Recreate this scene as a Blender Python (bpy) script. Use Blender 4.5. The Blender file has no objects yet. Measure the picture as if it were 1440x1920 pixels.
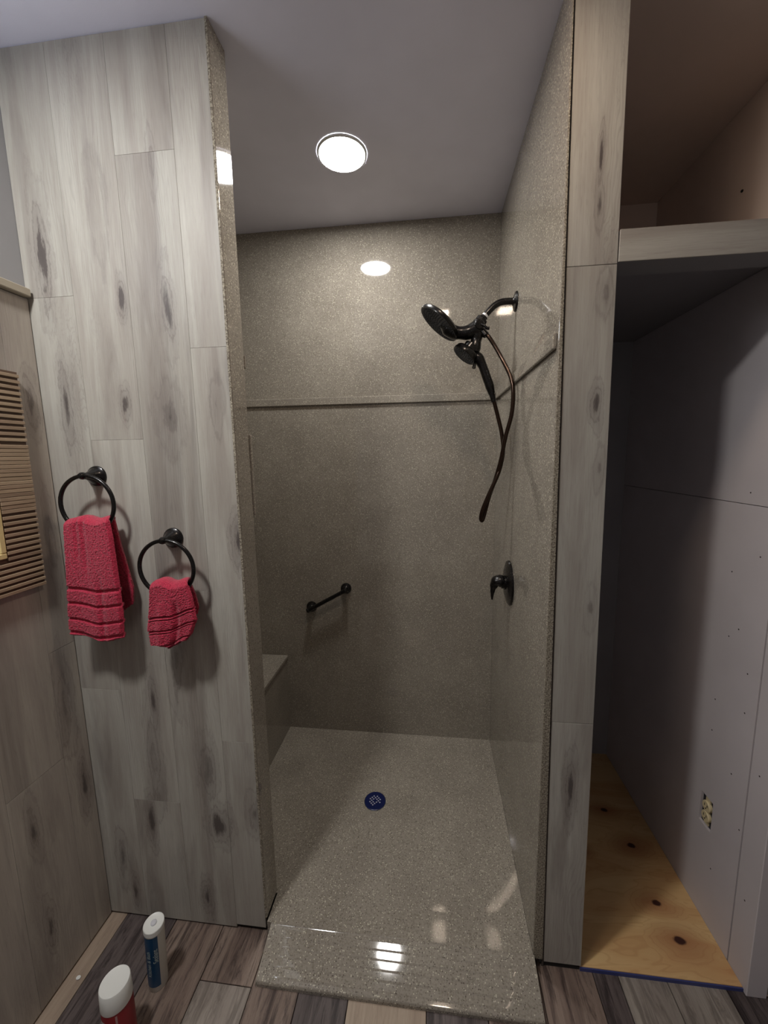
import bpy, bmesh, math, random
from math import pi, sin, cos, sqrt
from mathutils import Vector, Matrix, noise

random.seed(7)
scn = bpy.context.scene
COL = scn.collection
H = 2.44

# ------------------------------------------------------------------ camera
cam_d = bpy.data.cameras.new('camera'); cam = bpy.data.objects.new('camera', cam_d); COL.objects.link(cam)
scn.camera = cam
F = 721.51; YAW = 0.1129; PITCH = -0.1314; ROLL = 0.0144
cam_d.sensor_fit = 'AUTO'; cam_d.sensor_width = 36.0; cam_d.lens = F * 36.0 / 1920.0
cam_d.shift_x = -6.61 / 1920.0; cam_d.shift_y = -9.92 / 1920.0
cam_d.clip_start = 0.02; cam_d.clip_end = 50
cam.matrix_world = (Matrix.Translation((0, 0, 1.4513)) @ Matrix.Rotation(YAW, 4, 'Z')
                    @ Matrix.Rotation(PITCH, 4, 'X') @ Matrix.Rotation(ROLL, 4, 'Y')
                    @ Matrix.Rotation(pi / 2, 4, 'X'))

# ------------------------------------------------------------------ world, exposure
w = bpy.data.worlds.new('world'); scn.world = w; w.use_nodes = True
w.node_tree.nodes['Background'].inputs[0].default_value = (0.5, 0.5, 0.55, 1)
w.node_tree.nodes['Background'].inputs[1].default_value = 0.0
vs = scn.view_settings
scn.display_settings.display_device = 'sRGB'
vs.view_transform = 'Standard'; vs.look = 'None'; vs.gamma = 1.0; vs.use_curve_mapping = False
vs.exposure = 1.0
LED_ROOM = 150.0     # radiance of the round LED panel in the room
LED_SHOWER = 76.0    # radiance of the round LED panel above the shower
WARM = 44.0         # radiance of the small rectangular lamp

# ------------------------------------------------------------------ helpers
def srgb(r, g, b, a=1.0):
    f = lambda c: (c / 255 / 12.92) if c / 255 <= 0.04045 else (((c / 255) + 0.055) / 1.055) ** 2.4
    return (f(r), f(g), f(b), a)

class NT:
    """tiny node helper"""
    def __init__(s, name):
        s.m = bpy.data.materials.new(name); s.m.use_nodes = True
        s.t = s.m.node_tree; s.b = s.t.nodes['Principled BSDF']
    def n(s, typ, **kw):
        nd = s.t.nodes.new(typ)
        for k, v in kw.items():
            if k.startswith('i_'):
                key = k[2:]
                key = int(key) if key.isdigit() else key
                s.set(nd.inputs[key], v)
            else: setattr(nd, k, v)
        return nd
    def set(s, sock, v):
        if isinstance(v, bpy.types.NodeSocket): s.t.links.new(v, sock)
        else: sock.default_value = v
    def math(s, op, a, b=0.0, c=None):
        nd = s.t.nodes.new('ShaderNodeMath'); nd.operation = op
        s.set(nd.inputs[0], a); s.set(nd.inputs[1], b)
        if c is not None: s.set(nd.inputs[2], c)
        return nd.outputs[0]
    def mix(s, f, a, b, typ='MIX'):
        nd = s.t.nodes.new('ShaderNodeMix'); nd.data_type = 'RGBA'; nd.blend_type = typ
        s.set(nd.inputs[0], f); s.set(nd.inputs[6], a); s.set(nd.inputs[7], b)
        return nd.outputs[2]
    def ramp(s, f, stops):
        nd = s.t.nodes.new('ShaderNodeValToRGB'); s.set(nd.inputs[0], f)
        e = nd.color_ramp.elements
        while len(e) < len(stops): e.new(0.5)
        for i, (p, c) in enumerate(stops):
            e[i].position = p; e[i].color = c if isinstance(c, tuple) else (c, c, c, 1)
        return nd.outputs[0]
    def bump(s, h, strength=0.3, dist=0.001):
        nd = s.n('ShaderNodeBump'); s.set(nd.inputs['Height'], h)
        nd.inputs['Strength'].default_value = strength; nd.inputs['Distance'].default_value = dist
        s.t.links.new(nd.outputs[0], s.b.inputs['Normal'])
    def noise(s, vec, scale, detail=3.0, rough=0.55, dist=0.0):
        nd = s.n('ShaderNodeTexNoise'); s.set(nd.inputs['Vector'], vec)
        nd.inputs['Scale'].default_value = scale; nd.inputs['Detail'].default_value = detail
        nd.inputs['Roughness'].default_value = rough; nd.inputs['Distortion'].default_value = dist
        return nd.outputs['Fac']
    def coord(s): return s.n('ShaderNodeTexCoord').outputs['Object']
    def vscale(s, v, sc, off=None):
        nd = s.n('ShaderNodeVectorMath', operation='MULTIPLY'); s.set(nd.inputs[0], v); nd.inputs[1].default_value = sc
        if off is not None:
            n2 = s.n('ShaderNodeVectorMath', operation='ADD'); s.set(n2.inputs[0], nd.outputs[0]); s.set(n2.inputs[1], off)
            return n2.outputs[0]
        return nd.outputs[0]

def plain(name, col, rough=0.5, metal=0.0, spec=0.5, coat=0.0):
    t = NT(name); t.b.inputs['Base Color'].default_value = col
    t.b.inputs['Roughness'].default_value = rough; t.b.inputs['Metallic'].default_value = metal
    t.b.inputs['Specular IOR Level'].default_value = spec; t.b.inputs['Coat Weight'].default_value = coat
    v = t.noise(t.coord(), 180, 2)
    t.set(t.b.inputs['Roughness'], t.math('ADD', rough - 0.04, t.math('MULTIPLY', v, 0.08)))
    return t.m

def paint(name, col, bump=0.25, rough=0.6, var=0.05):
    t = NT(name); c = t.coord()
    a = t.noise(c, 3.0, 3); g = t.noise(c, 420, 2)
    dark = tuple(x * (1 - 2 * var) for x in col[:3]) + (1,)
    t.set(t.b.inputs['Base Color'], t.mix(t.ramp(a, [(0.35, 0.0), (0.7, 1.0)]), dark, col))
    t.b.inputs['Roughness'].default_value = rough
    t.bump(g, bump, 0.0006)
    return t.m

def wood(name, axis, light, mid, dark, knots=1.0, rough=0.45, streak=0.5, fine=0.35, spec=0.35, blotch=1.0, worn=0.0, figs=(), figaxis=0, org=0.0):
    """printed vinyl plank; grain runs along axis; every object gets its own cut of the print"""
    t = NT(name); c = t.coord()
    rnd = t.n('ShaderNodeObjectInfo').outputs['Random']
    off = t.n('ShaderNodeCombineXYZ')
    t.set(off.inputs[0], t.math('MULTIPLY', rnd, 37.0)); t.set(off.inputs[1], t.math('MULTIPLY', rnd, 91.0)); t.set(off.inputs[2], t.math('MULTIPLY', rnd, 53.0))
    def st(across, along):
        k = {'X': (along, across, across), 'Y': (across, along, across), 'Z': (across, across, along)}[axis]
        return t.vscale(c, k, off.outputs[0])
    warp = t.noise(st(7.0, 1.3), 1.0, 4, 0.6)
    # knots
    vor = t.n('ShaderNodeTexVoronoi', feature='F1'); t.set(vor.inputs['Vector'], st(7.5, 2.1)); vor.inputs['Scale'].default_value = 1.0
    vor.inputs['Randomness'].default_value = 0.9
    d = vor.outputs['Distance']; sep = t.n('ShaderNodeSeparateColor'); t.set(sep.inputs[0], vor.outputs['Color'])
    has = t.math('GREATER_THAN', sep.outputs[0], 0.48)
    dn = t.math('ADD', d, t.math('MULTIPLY', t.math('SUBTRACT', t.noise(st(30, 9), 1.0, 4, 0.65), 0.5), 0.42))
    near = t.math('MULTIPLY', t.ramp(dn, [(0.03, 1.0), (0.42, 0.0)]), has)
    core = t.math('MULTIPLY', t.ramp(dn, [(0.0, 1.0), (0.12, 0.0)]), has)
    # fine cathedral lines round the knots and in the flame areas
    sx = t.n('ShaderNodeSeparateXYZ'); t.set(sx.inputs[0], st(1, 1))
    ww = {'X': t.math('ADD', sx.outputs[1], sx.outputs[2]), 'Y': t.math('ADD', sx.outputs[0], sx.outputs[2]), 'Z': t.math('ADD', sx.outputs[0], sx.outputs[1])}[axis]
    field = t.math('ADD', t.math('MULTIPLY', ww, 60.0), t.math('MULTIPLY', warp, 7.0))
    field = t.math('ADD', field, t.math('MULTIPLY', near, 2.6))
    rings = t.math('SINE', t.math('MULTIPLY', field, 16.0))
    rmask = t.ramp(t.noise(st(9, 1.3), 1.0, 3), [(0.50, 0.0), (0.64, 1.0)])
    rings = t.math('MULTIPLY', t.ramp(rings, [(0.3, 0.0), (1.0, 1.0)]), t.math('MAXIMUM', rmask, near))
    blot = t.ramp(t.noise(st(15, 1.5), 1.0, 4, 0.6, 0.5), [(0.38, 0.0), (0.66, 1.0)])
    fin = t.noise(st(260, 7), 1.0, 4, 0.75)
    fin2 = t.noise(st(70, 2.5), 1.0, 4, 0.7)
    pores = t.ramp(t.noise(st(520, 24), 1.0, 2, 0.6), [(0.58, 0.0), (0.70, 1.0)])
    col = t.mix(t.math('MULTIPLY', blot, 0.8 * blotch), light, mid)
    flame = t.ramp(t.noise(st(13, 1.25), 1.0, 4, 0.6, 0.6), [(0.54, 0.0), (0.72, 1.0)])
    col = t.mix(t.math('MULTIPLY', flame, streak), col, dark)
    col = t.mix(t.math('MULTIPLY', t.ramp(fin, [(0.35, 0.0), (0.7, 1.0)]), fine), col, mid)
    col = t.mix(t.math('MULTIPLY', t.ramp(fin2, [(0.45, 0.0), (0.75, 1.0)]), fine * 0.8), col, mid)
    col = t.mix(t.math('MULTIPLY', pores, 0.16), col, dark)
    col = t.mix(t.math('MULTIPLY', rings, 0.20), col, dark)
    col = t.mix(t.math('MULTIPLY', near, 0.55 * knots), col, dark)
    col = t.mix(t.math('MULTIPLY', core, 0.7 * knots), col, tuple(x * 0.5 for x in dark[:3]) + (1,))
    if worn:
        wn = t.noise(st(48, 5.0), 1.0, 6, 0.78, 0.6)
        col = t.mix(t.ramp(wn, [(0.47, 0.0), (0.60, worn)]), col, dark)
        wn2 = t.noise(st(95, 11.0), 1.0, 5, 0.8, 0.3)
        col = t.mix(t.ramp(wn2, [(0.55, 0.0), (0.68, worn * 0.6)]), col, light)
    if figs:            # knots and stains of the print at their own places: (across, height, radius, stretch, halo, core)
        so = t.n('ShaderNodeSeparateXYZ'); t.set(so.inputs[0], c)
        jit = t.math('MULTIPLY', t.math('SUBTRACT', t.noise(t.vscale(c, (34, 34, 8)), 1.0, 5, 0.72), 0.5), 2.6)
        ha = co = None
        for (px, pz, r, el, a, k) in figs:
            dx = t.math('DIVIDE', t.math('SUBTRACT', so.outputs[figaxis], px - org), r); dz = t.math('DIVIDE', t.math('SUBTRACT', so.outputs[2], pz), r * el)
            dd = t.math('ADD', t.math('SQRT', t.math('ADD', t.math('MULTIPLY', dx, dx), t.math('MULTIPLY', dz, dz))), jit)
            h = t.math('MULTIPLY', t.math('SUBTRACT', 1.0, t.math('DIVIDE', dd, 1.9)), a * 1.25)
            ha = h if ha is None else t.math('MAXIMUM', ha, h)
            if k:
                q = t.math('MULTIPLY', t.math('SUBTRACT', 1.0, t.math('DIVIDE', dd, 0.62)), k * 1.6); co = q if co is None else t.math('MAXIMUM', co, q)
        ha = t.math('MAXIMUM', ha, 0.0); ha = t.math('MINIMUM', ha, 1.0)
        col = t.mix(t.math('MULTIPLY', ha, 0.62), col, dark)
        if co is not None:
            co = t.math('MINIMUM', t.math('MAXIMUM', co, 0.0), 0.8); col = t.mix(co, col, tuple(x * 0.5 for x in dark[:3]) + (1,))
        lines = t.ramp(t.math('SINE', t.math('ADD', t.math('MULTIPLY', ha, 26.0), t.math('MULTIPLY', warp, 9.0))), [(0.35, 0.0), (1.0, 1.0)])
        col = t.mix(t.math('MULTIPLY', t.math('MULTIPLY', lines, t.ramp(ha, [(0.02, 0.0), (0.2, 1.0)])), 0.35), col, dark)
    hs = t.n('ShaderNodeHueSaturation'); t.set(hs.inputs['Color'], col)
    t.set(hs.inputs['Value'], t.math('ADD', 0.93, t.math('MULTIPLY', rnd, 0.12)))
    t.set(t.b.inputs['Base Color'], hs.outputs[0])
    t.b.inputs['Roughness'].default_value = rough; t.b.inputs['Specular IOR Level'].default_value = spec
    t.bump(t.math('ADD', fin, t.math('MULTIPLY', pores, -0.6)), 0.18, 0.0006)
    return t.m

def stone(name, rough=0.05):
    """glossy cast composite: olive-grey ground with fine light and dark chips"""
    t = NT(name); c = t.coord()
    big = t.noise(c, 6, 3)
    base = t.mix(t.ramp(big, [(0.3, 0.0), (0.7, 1.0)]), srgb(136, 129, 119), srgb(150, 143, 132))
    n1 = t.noise(c, 210, 3, 0.65)
    base = t.mix(t.ramp(n1, [(0.48, 0.0), (0.70, 0.7)]), base, srgb(100, 91, 79))
    v = t.n('ShaderNodeTexVoronoi', feature='F1'); t.set(v.inputs['Vector'], c); v.inputs['Scale'].default_value = 270
    s2 = t.n('ShaderNodeSeparateColor'); t.set(s2.inputs[0], v.outputs['Color'])
    chip = t.math('MULTIPLY', t.math('GREATER_THAN', s2.outputs[0], 0.86), t.math('LESS_THAN', v.outputs['Distance'], 0.42))
    base = t.mix(t.math('MULTIPLY', chip, 0.75), base, srgb(206, 200, 180))
    chip2 = t.math('MULTIPLY', t.math('LESS_THAN', s2.outputs[1], 0.14), t.math('LESS_THAN', v.outputs['Distance'], 0.4))
    base = t.mix(t.math('MULTIPLY', chip2, 0.7), base, srgb(62, 54, 48))
    t.set(t.b.inputs['Base Color'], base)
    t.b.inputs['Roughness'].default_value = rough
    t.b.inputs['Specular IOR Level'].default_value = 0.5
    return t.m

def emit(name, col, s):
    t = NT(name); t.b.inputs['Base Color'].default_value = (0.8, 0.8, 0.8, 1)
    t.b.inputs['Emission Color'].default_value = col; t.b.inputs['Emission Strength'].default_value = s
    return t.m

def link(name, bm, mat, parent=None, origin=(0, 0, 0), smooth=False):
    """one mesh object from a bmesh given in world coordinates"""
    if parent is not None: origin = ORG[parent.name]
    me = bpy.data.meshes.new(name)
    bmesh.ops.translate(bm, vec=-Vector(origin), verts=bm.verts)
    bmesh.ops.recalc_face_normals(bm, faces=bm.faces)
    bm.to_mesh(me); bm.free()
    o = bpy.data.objects.new(name, me); COL.objects.link(o)
    if mat: me.materials.append(mat)
    if smooth:
        for p in me.polygons: p.use_smooth = True
        try: me.set_sharp_from_angle(angle=math.radians(smooth if smooth is not True else 40))
        except Exception: pass
    if parent is not None: o.parent = parent
    else: o.location = origin
    ORG[o.name] = Vector(origin)
    return o
ORG = {}

def empty(name, loc):
    o = bpy.data.objects.new(name, None); COL.objects.link(o); o.location = loc
    o.empty_display_size = 0.05; ORG[o.name] = Vector(loc)
    return o

def tag(o, label=None, cat=None, group=None, kind=None):
    if label: o['label'] = label
    if cat: o['category'] = cat
    if group: o['group'] = group
    if kind: o['kind'] = kind
    return o

def box(bm, x0, x1, y0, y1, z0, z1, bev=0.0, seg=1, f=None):
    vs_ = [bm.verts.new(p) for p in ((x0, y0, z0), (x1, y0, z0), (x1, y1, z0), (x0, y1, z0), (x0, y0, z1), (x1, y0, z1), (x1, y1, z1), (x0, y1, z1))]
    fs = [bm.faces.new([vs_[i] for i in q]) for q in ((3, 2, 1, 0), (4, 5, 6, 7), (0, 1, 5, 4), (1, 2, 6, 5), (2, 3, 7, 6), (3, 0, 4, 7))]
    if f:
        for v in vs_: v.co = Vector(f(*v.co))
    if bev:
        es = list({e for fc in fs for e in fc.edges})
        bmesh.ops.bevel(bm, geom=es, offset=bev, segments=seg, affect='EDGES', profile=0.5)

def bx(name, b, mat, parent=None, bev=0.0, seg=1, f=None, origin=None):
    bm = bmesh.new(); box(bm, *b, bev=bev, seg=seg, f=f)
    if origin is None: origin = ((b[0] + b[1]) / 2, (b[2] + b[3]) / 2, b[4])
    return link(name, bm, mat, parent, origin if parent is None else (0, 0, 0))

def frame_of(d):
    d = Vector(d).normalized(); up = Vector((0, 0, 1)) if abs(d.z) < 0.9 else Vector((1, 0, 0))
    a = d.cross(up).normalized(); b = a.cross(d).normalized()
    return a, b, d

def lathe(bm, prof, base, axis, n=48, cap=True, sx=1.0):
    """profile of (radius, height) turned about axis from base"""
    a, b, d = frame_of(axis); base = Vector(base); rings = []
    for r, h in prof:
        if r < 1e-6: rings.append([bm.verts.new(base + d * h)])
        else: rings.append([bm.verts.new(base + d * h + (a * cos(2 * pi * i / n) * sx + b * sin(2 * pi * i / n)) * r) for i in range(n)])
    for A, B in zip(rings, rings[1:]):
        for i in range(n):
            j = (i + 1) % n
            if len(A) == 1 and len(B) == 1: continue
            if len(A) == 1: bm.faces.new((A[0], B[i], B[j]))
            elif len(B) == 1: bm.faces.new((A[i], A[j], B[0]))
            else: bm.faces.new((A[i], A[j], B[j], B[i]))
    if cap:
        if len(rings[0]) > 1: bm.faces.new(rings[0])
        if len(rings[-1]) > 1: bm.faces.new(rings[-1])

def catmull(pts, k=8):
    P = [Vector(p) for p in pts]; P = [P[0] * 2 - P[1]] + P + [P[-1] * 2 - P[-2]]; out = []
    for i in range(1, len(P) - 2):
        for s in range(k):
            t = s / k; p0, p1, p2, p3 = P[i - 1:i + 3]
            out.append(0.5 * ((2 * p1) + (-p0 + p2) * t + (2 * p0 - 5 * p1 + 4 * p2 - p3) * t * t + (-p0 + 3 * p1 - 3 * p2 + p3) * t ** 3))
    out.append(P[-2]); return out

def tube(bm, pts, rad, n=16, k=8, closed=False, flat=None, smooth=True):
    """swept tube; rad number or list per control point; flat=(axis, factor) squashes it"""
    path = catmull(pts, k) if (smooth and not closed) else [Vector(p) for p in pts]
    m = len(path)
    if isinstance(rad, (int, float)): R = [rad] * m
    else:
        R = []
        for i in range(m):
            u = i / (m - 1) * (len(rad) - 1); a = int(min(u, len(rad) - 2)); f = u - a
            f = f * f * (3 - 2 * f) if smooth else f
            R.append(rad[a] * (1 - f) + rad[a + 1] * f)
    rings = []; prev = None
    for i, p in enumerate(path):
        q0 = path[i - 1] if (i > 0 or closed) else p
        q1 = path[(i + 1) % m] if (i < m - 1 or closed) else p
        d = (q1 - q0).normalized()
        if prev is None: a, b, _ = frame_of(d)
        else:
            a = (prev - d * prev.dot(d)).normalized(); b = d.cross(a)
        prev = a; ring = []
        for j in range(n):
            v = (a * cos(2 * pi * j / n) + b * sin(2 * pi * j / n)) * R[i]
            if flat: ax = Vector(flat[0]); v = v + ax * (v.dot(ax) * (flat[1] - 1))
            ring.append(bm.verts.new(p + v))
        rings.append(ring)
    prs = list(zip(rings, rings[1:])) + ([(rings[-1], rings[0])] if closed else [])
    for A, B in prs:
        for j in range(n): bm.faces.new((A[j], A[(j + 1) % n], B[(j + 1) % n], B[j]))
    if not closed: bm.faces.new(rings[0]); bm.faces.new(rings[-1])

# ------------------------------------------------------------------ materials
LIGHT_OAK = srgb(180, 177, 168); MID_OAK = srgb(146, 138, 130); DARK_OAK = srgb(98, 88, 86)
M_oak = wood('grey_oak_plank', 'Z', LIGHT_OAK, MID_OAK, DARK_OAK)
FK = [(-0.988, 1.974, 0.020, 6, 0.55, 1), (-0.779, 1.859, 0.010, 4, 0.6, 1), (-0.656, 1.815, 0.016, 5, 0.5, 0.6), (-0.823, 2.073, 0.020, 5, 0.25, 0), (-0.667, 2.162, 0.008, 7, 0.4, 0),
      (-0.969, 1.593, 0.016, 6, 0.6, 0.6), (-0.798, 1.602, 0.013, 2.6, 0.6, 1), (-0.676, 1.558, 0.030, 2.2, 0.4, 0.4), (-0.546, 1.586, 0.016, 4, 0.3, 0), (-0.510, 1.228, 0.018, 3, 0.8, 1),
      (-0.849, 0.351, 0.014, 5, 0.8, 0.8), (-0.930, 0.089, 0.013, 3.5, 0.7, 1), (-0.687, 0.096, 0.018, 3, 0.8, 0.8), (-0.628, 0.365, 0.030, 1.8, 0.7, 0.9), (-0.652, 0.537, 0.022, 4, 0.6, 0.2),
      (-0.804, 0.755, 0.012, 6, 0.7, 0.7), (-0.820, 0.552, 0.018, 8, 0.5, 0), (-0.517, 0.409, 0.018, 3, 0.5, 0.3), (-0.963, 0.206, 0.016, 5, 0.5, 0.4), (-0.721, 0.880, 0.022, 6, 0.45, 0)]
CK = [(0.361, 2.079, 0.005, 9, 0.6, 0.8), (0.364, 1.983, 0.008, 5, 0.35, 0.4), (0.379, 1.563, 0.012, 3.5, 0.6, 0.7), (0.395, 1.413, 0.010, 4, 0.3, 0.1), (0.368, 0.570, 0.014, 5, 0.6, 0.8), (0.387, 1.805, 0.014, 3, 0.3, 0.1), (0.392, 1.072, 0.012, 4, 0.3, 0.2)]
LK = [(0.924, 1.593, 0.016, 4, 0.6, 0.5), (0.923, 0.480, 0.014, 5, 0.8, 1), (0.776, 0.497, 0.014, 5, 0.5, 0.6), (0.779, 0.198, 0.012, 5, 0.6, 0.6), (0.899, 0.751, 0.020, 6, 0.5, 0.2), (0.928, 1.254, 0.012, 8, 0.5, 0.3)]
OK = dict(knots=0.35, streak=0.55)
M_oak_f = wood('grey_oak_partition', 'Z', LIGHT_OAK, MID_OAK, DARK_OAK, figs=FK, figaxis=0, org=(-1.03 - 0.5038) / 2, **OK)
M_oak_c = wood('grey_oak_divider', 'Z', LIGHT_OAK, MID_OAK, DARK_OAK, figs=CK, figaxis=0, org=(0.312 + 0.400) / 2, **OK)
M_oak_l = wood('grey_oak_left', 'Z', srgb(186, 178, 166), srgb(154, 144, 136), srgb(104, 93, 90), figs=LK, figaxis=1, org=(-1.45 + 1.0) / 2, **OK)
M_oak_x = wood('grey_oak_plank_level', 'X', LIGHT_OAK, MID_OAK, DARK_OAK, knots=0.4, streak=0.25)
M_floor = wood('weathered_floor_plank', 'Y', srgb(112, 102, 100), srgb(78, 69, 68), srgb(42, 35, 36), knots=0.3, rough=0.38, streak=0.8, fine=0.6, worn=0.8)
M_floor_l = wood('light_floor_plank', 'Y', srgb(168, 160, 150), srgb(142, 132, 124), srgb(78, 68, 64), knots=0.2, rough=0.38, streak=0.3, fine=0.6, worn=0.55)
M_floor_b = wood('brown_floor_plank', 'Y', srgb(148, 132, 120), srgb(112, 94, 86), srgb(52, 41, 40), knots=0.3, rough=0.38, streak=0.7, fine=0.6, worn=0.8)
M_floor_t = wood('tan_floor_plank', 'Y', srgb(176, 160, 142), srgb(154, 136, 120), srgb(104, 88, 78), knots=0.1, rough=0.4, streak=0.3, fine=0.5, worn=0.3)
M_stone = stone('speckled_composite')
def rough_stone():
    t = NT('cut_composite_edge'); c = t.coord(); n = t.noise(c, 260, 4, 0.7)
    t.set(t.b.inputs['Base Color'], t.mix(t.ramp(n, [(0.4, 0.0), (0.62, 1.0)]), srgb(92, 82, 70), srgb(176, 168, 150)))
    t.b.inputs['Roughness'].default_value = 0.7; t.bump(n, 0.9, 0.003)
    return t.m
M_edge = rough_stone()
M_ceil = paint('ceiling_paint', srgb(234, 233, 248), 0.3, 0.7)
M_wall = paint('grey_wall_paint', srgb(150, 149, 150), 0.2, 0.55)
M_light = paint('light_wall_paint', srgb(214, 212, 214), 0.2, 0.6)
M_dry = paint('grey_drywall', srgb(210, 203, 205), 0.1, 0.5)
M_closet = paint('closet_paint', srgb(150, 148, 152), 0.2, 0.6)
M_warmpaint = paint('upper_closet_paint', srgb(236, 214, 198), 0.2, 0.6)
M_gap = plain('dark_joint', srgb(30, 27, 26), 0.9)
M_bronze = plain('oiled_bronze', srgb(24, 22, 22), 0.28, 0.6, 0.6, 0.2)
M_hose = plain('polished_bronze_hose', srgb(58, 44, 36), 0.18, 0.85, 0.6)
M_white = plain('white_plastic', srgb(225, 226, 222), 0.4)
M_tape = plain('thread_tape', srgb(220, 220, 222), 0.5)
M_trimw = plain('lamp_trim', srgb(225, 225, 225), 0.4)
M_led = emit('led_panel', (1.0, 0.99, 0.96, 1), LED_ROOM)
M_led_s = emit('led_panel_shower', (1.0, 0.985, 0.95, 1), LED_SHOWER)
XV = -1.049
M_fill_globe = emit('fill_globe', (0.86, 0.92, 1.0, 1), 6.5)  # glow for the added out-of-view globes that brighten the ceiling
M_warm = emit('warm_lamp', (1.0, 0.80, 0.62, 1), WARM)

# ------------------------------------------------------------------ setting
YF, YB = 0.955, 1.775
XS = 0.289
def lx(z): return -1.030 - 0.0231 * z / H          # left wall face
def x1(z): return -0.4968 - 0.0048 * z / H         # right edge of the partition by the shower
def x3(z): return 0.320 - 0.0254 * z / H           # divider column, left edge
def x4(z): return 0.421 - 0.0190 * z / H           # divider column, right edge
def lean_front(x, y, z): t = (x + 1.03) / 0.5332; return (lx(z) + t * (x1(z) - lx(z)), y, z)
def lean_left(x, y, z): return (x - 0.0231 * z / H, y, z)
def lean_col(x, y, z): t = (x - 0.320) / 0.101; return (x3(z) + t * (x4(z) - x3(z)), y, z)

def structure(name, bm_or_box, mat, **k):
    if isinstance(bm_or_box, tuple): o = bx(name, bm_or_box, mat, **k)
    else: o = link(name, bm_or_box, mat, origin=k.get('origin', (0, 0, 0)))
    return tag(o, kind='structure')

# floor slab with individual vinyl planks
floor = structure('floor', (-1.2, 1.9, -1.5, 1.95, -0.06, -0.005), M_gap)
cols = [(-1.035, -0.972, M_floor_t), (-0.969, -0.803, M_floor), (-0.801, -0.645, M_floor_b), (-0.643, -0.493, M_floor),
        (-0.491, -0.360, M_floor_b), (-0.358, -0.222, M_floor), (-0.220, -0.012, M_floor_t), (-0.010, 0.148, M_floor),
        (0.150, 0.300, M_floor_b), (0.302, 0.452, M_floor_b), (0.454, 0.520, M_floor), (0.522, 0.648, M_floor_l), (0.650, 0.798, M_floor_l),
        (0.800, 0.952, M_floor), (0.954, 1.10, M_floor_b), (1.102, 1.25, M_floor), (1.252, 1.40, M_floor_l), (1.402, 1.55, M_floor), (1.552, 1.70, M_floor_b)]
for i, (a, b, m) in enumerate(cols):
    if i == 3: cuts = [(0.832, 1.02, M_floor_b), (-0.10, 0.830, M_floor_l), (-1.4, -0.102, M_floor)]
    elif i == 2: cuts = [(0.10, 1.02, M_floor_b), (-1.4, 0.098, M_floor)]
    else:
        c = [0.35, -0.2, 0.55, 0.05][i % 4] - 0.1
        cuts = [(c + 0.001, 1.02, m), (-1.4, c - 0.001, random.choice([M_floor, M_floor_b, M_floor_l]))]
    for (y0, y1, mm) in cuts:
        top = 0.0 if i else -0.002
        if a > 0.85: y1 = min(y1, 0.948)
        bx('plank', (a, b, y0, y1, -0.005, top), mm, floor, bev=0.0008)

# ceiling
structure('ceiling', (-1.2, 1.9, -1.5, 1.95, H, H + 0.08), M_ceil)

# left wall: painted above, planked below, with a cap
wall_left = structure('wall_left', (-1.14, -1.030, -1.45, 1.0, 0.0, H), M_wall, f=lean_left)
ys = [0.953, 0.876, 0.726, 0.576, 0.426, 0.276, 0.126, -0.024, -0.174, -0.324, -0.474, -0.624, -0.774]
for i in range(len(ys) - 1):
    j = [0.93, 0.62, 1.33, 0.30, 1.02][i % 5]
    for z0, z1 in ((0.004, j - 0.0006), (j + 0.0006, 1.868)):
        bx('plank', (-1.030, -1.024, ys[i + 1] + 0.0003, ys[i] - 0.0003, z0, z1), M_oak_l, wall_left, f=lean_left, bev=0.0003)
cap = structure('trim_1', (-1.030, -1.006, -0.78, 0.948, 1.870, 1.890), paint('cap_paint', srgb(168, 158, 140), 0.1, 0.5), f=lean_left, bev=0.002)

# partition left of the shower, clad in upright planks
wall_front = structure('wall_front', (-1.03, -0.5038, YF + 0.007, 1.026, 0.0, H), M_gap, f=lean_front)
E = [-1.0295, -0.898, -0.748, -0.598, -0.5035]
J = [[0.78, 1.87], [0.423, 1.504], [1.09, 2.18], [0.64, 1.728]]
for i in range(4):
    zs = [0.006 if i < 3 else 0.016] + J[i] + [H - 0.002]
    for k in range(3):
        bx('plank', (E[i] + 0.0002, E[i + 1] - 0.0002, YF, YF + 0.007, zs[k] + 0.0002, zs[k + 1] - 0.0002), M_oak_f, wall_front, f=lean_front, bev=0.0003)
bx('plank', (-1.02, -0.505, 1.026, 1.030, 0.05, H - 0.002), M_stone, wall_front).name = 'stone_panel'
# stone return on the partition's end: polished face plus rough cut edge
bx('stone_panel', (-0.5034, -0.4968, YF - 0.0005, 1.030, 0.055, H - 0.001), M_stone, wall_front, f=lambda x, y, z: (x - 0.0048 * z / H, y, z), bev=0.0012)
bx('cut_edge', (-0.5034, -0.4972, YF - 0.0022, YF - 0.0003, 0.055, H - 0.001), M_edge, wall_front, f=lambda x, y, z: (x - 0.0048 * z / H, y, z), bev=0.0006)

# far wall of shower and closet
wall_back = structure('wall_back', (-1.12, 0.95, 1.786, 1.90, 0.0, H), M_closet)
bx('stone_panel', (-1.06, XS, YB, YB + 0.010, 0.03, 1.694), M_stone, wall_back)
bx('stone_panel', (-1.06, XS, YB, YB + 0.010, 1.694, H - 0.001), M_stone, wall_back)
# hidden left side of the shower
wl2 = structure('wall_shower_left', (-1.14, -1.06, 1.03, YB + 0.01, 0.0, H), M_stone)

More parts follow.
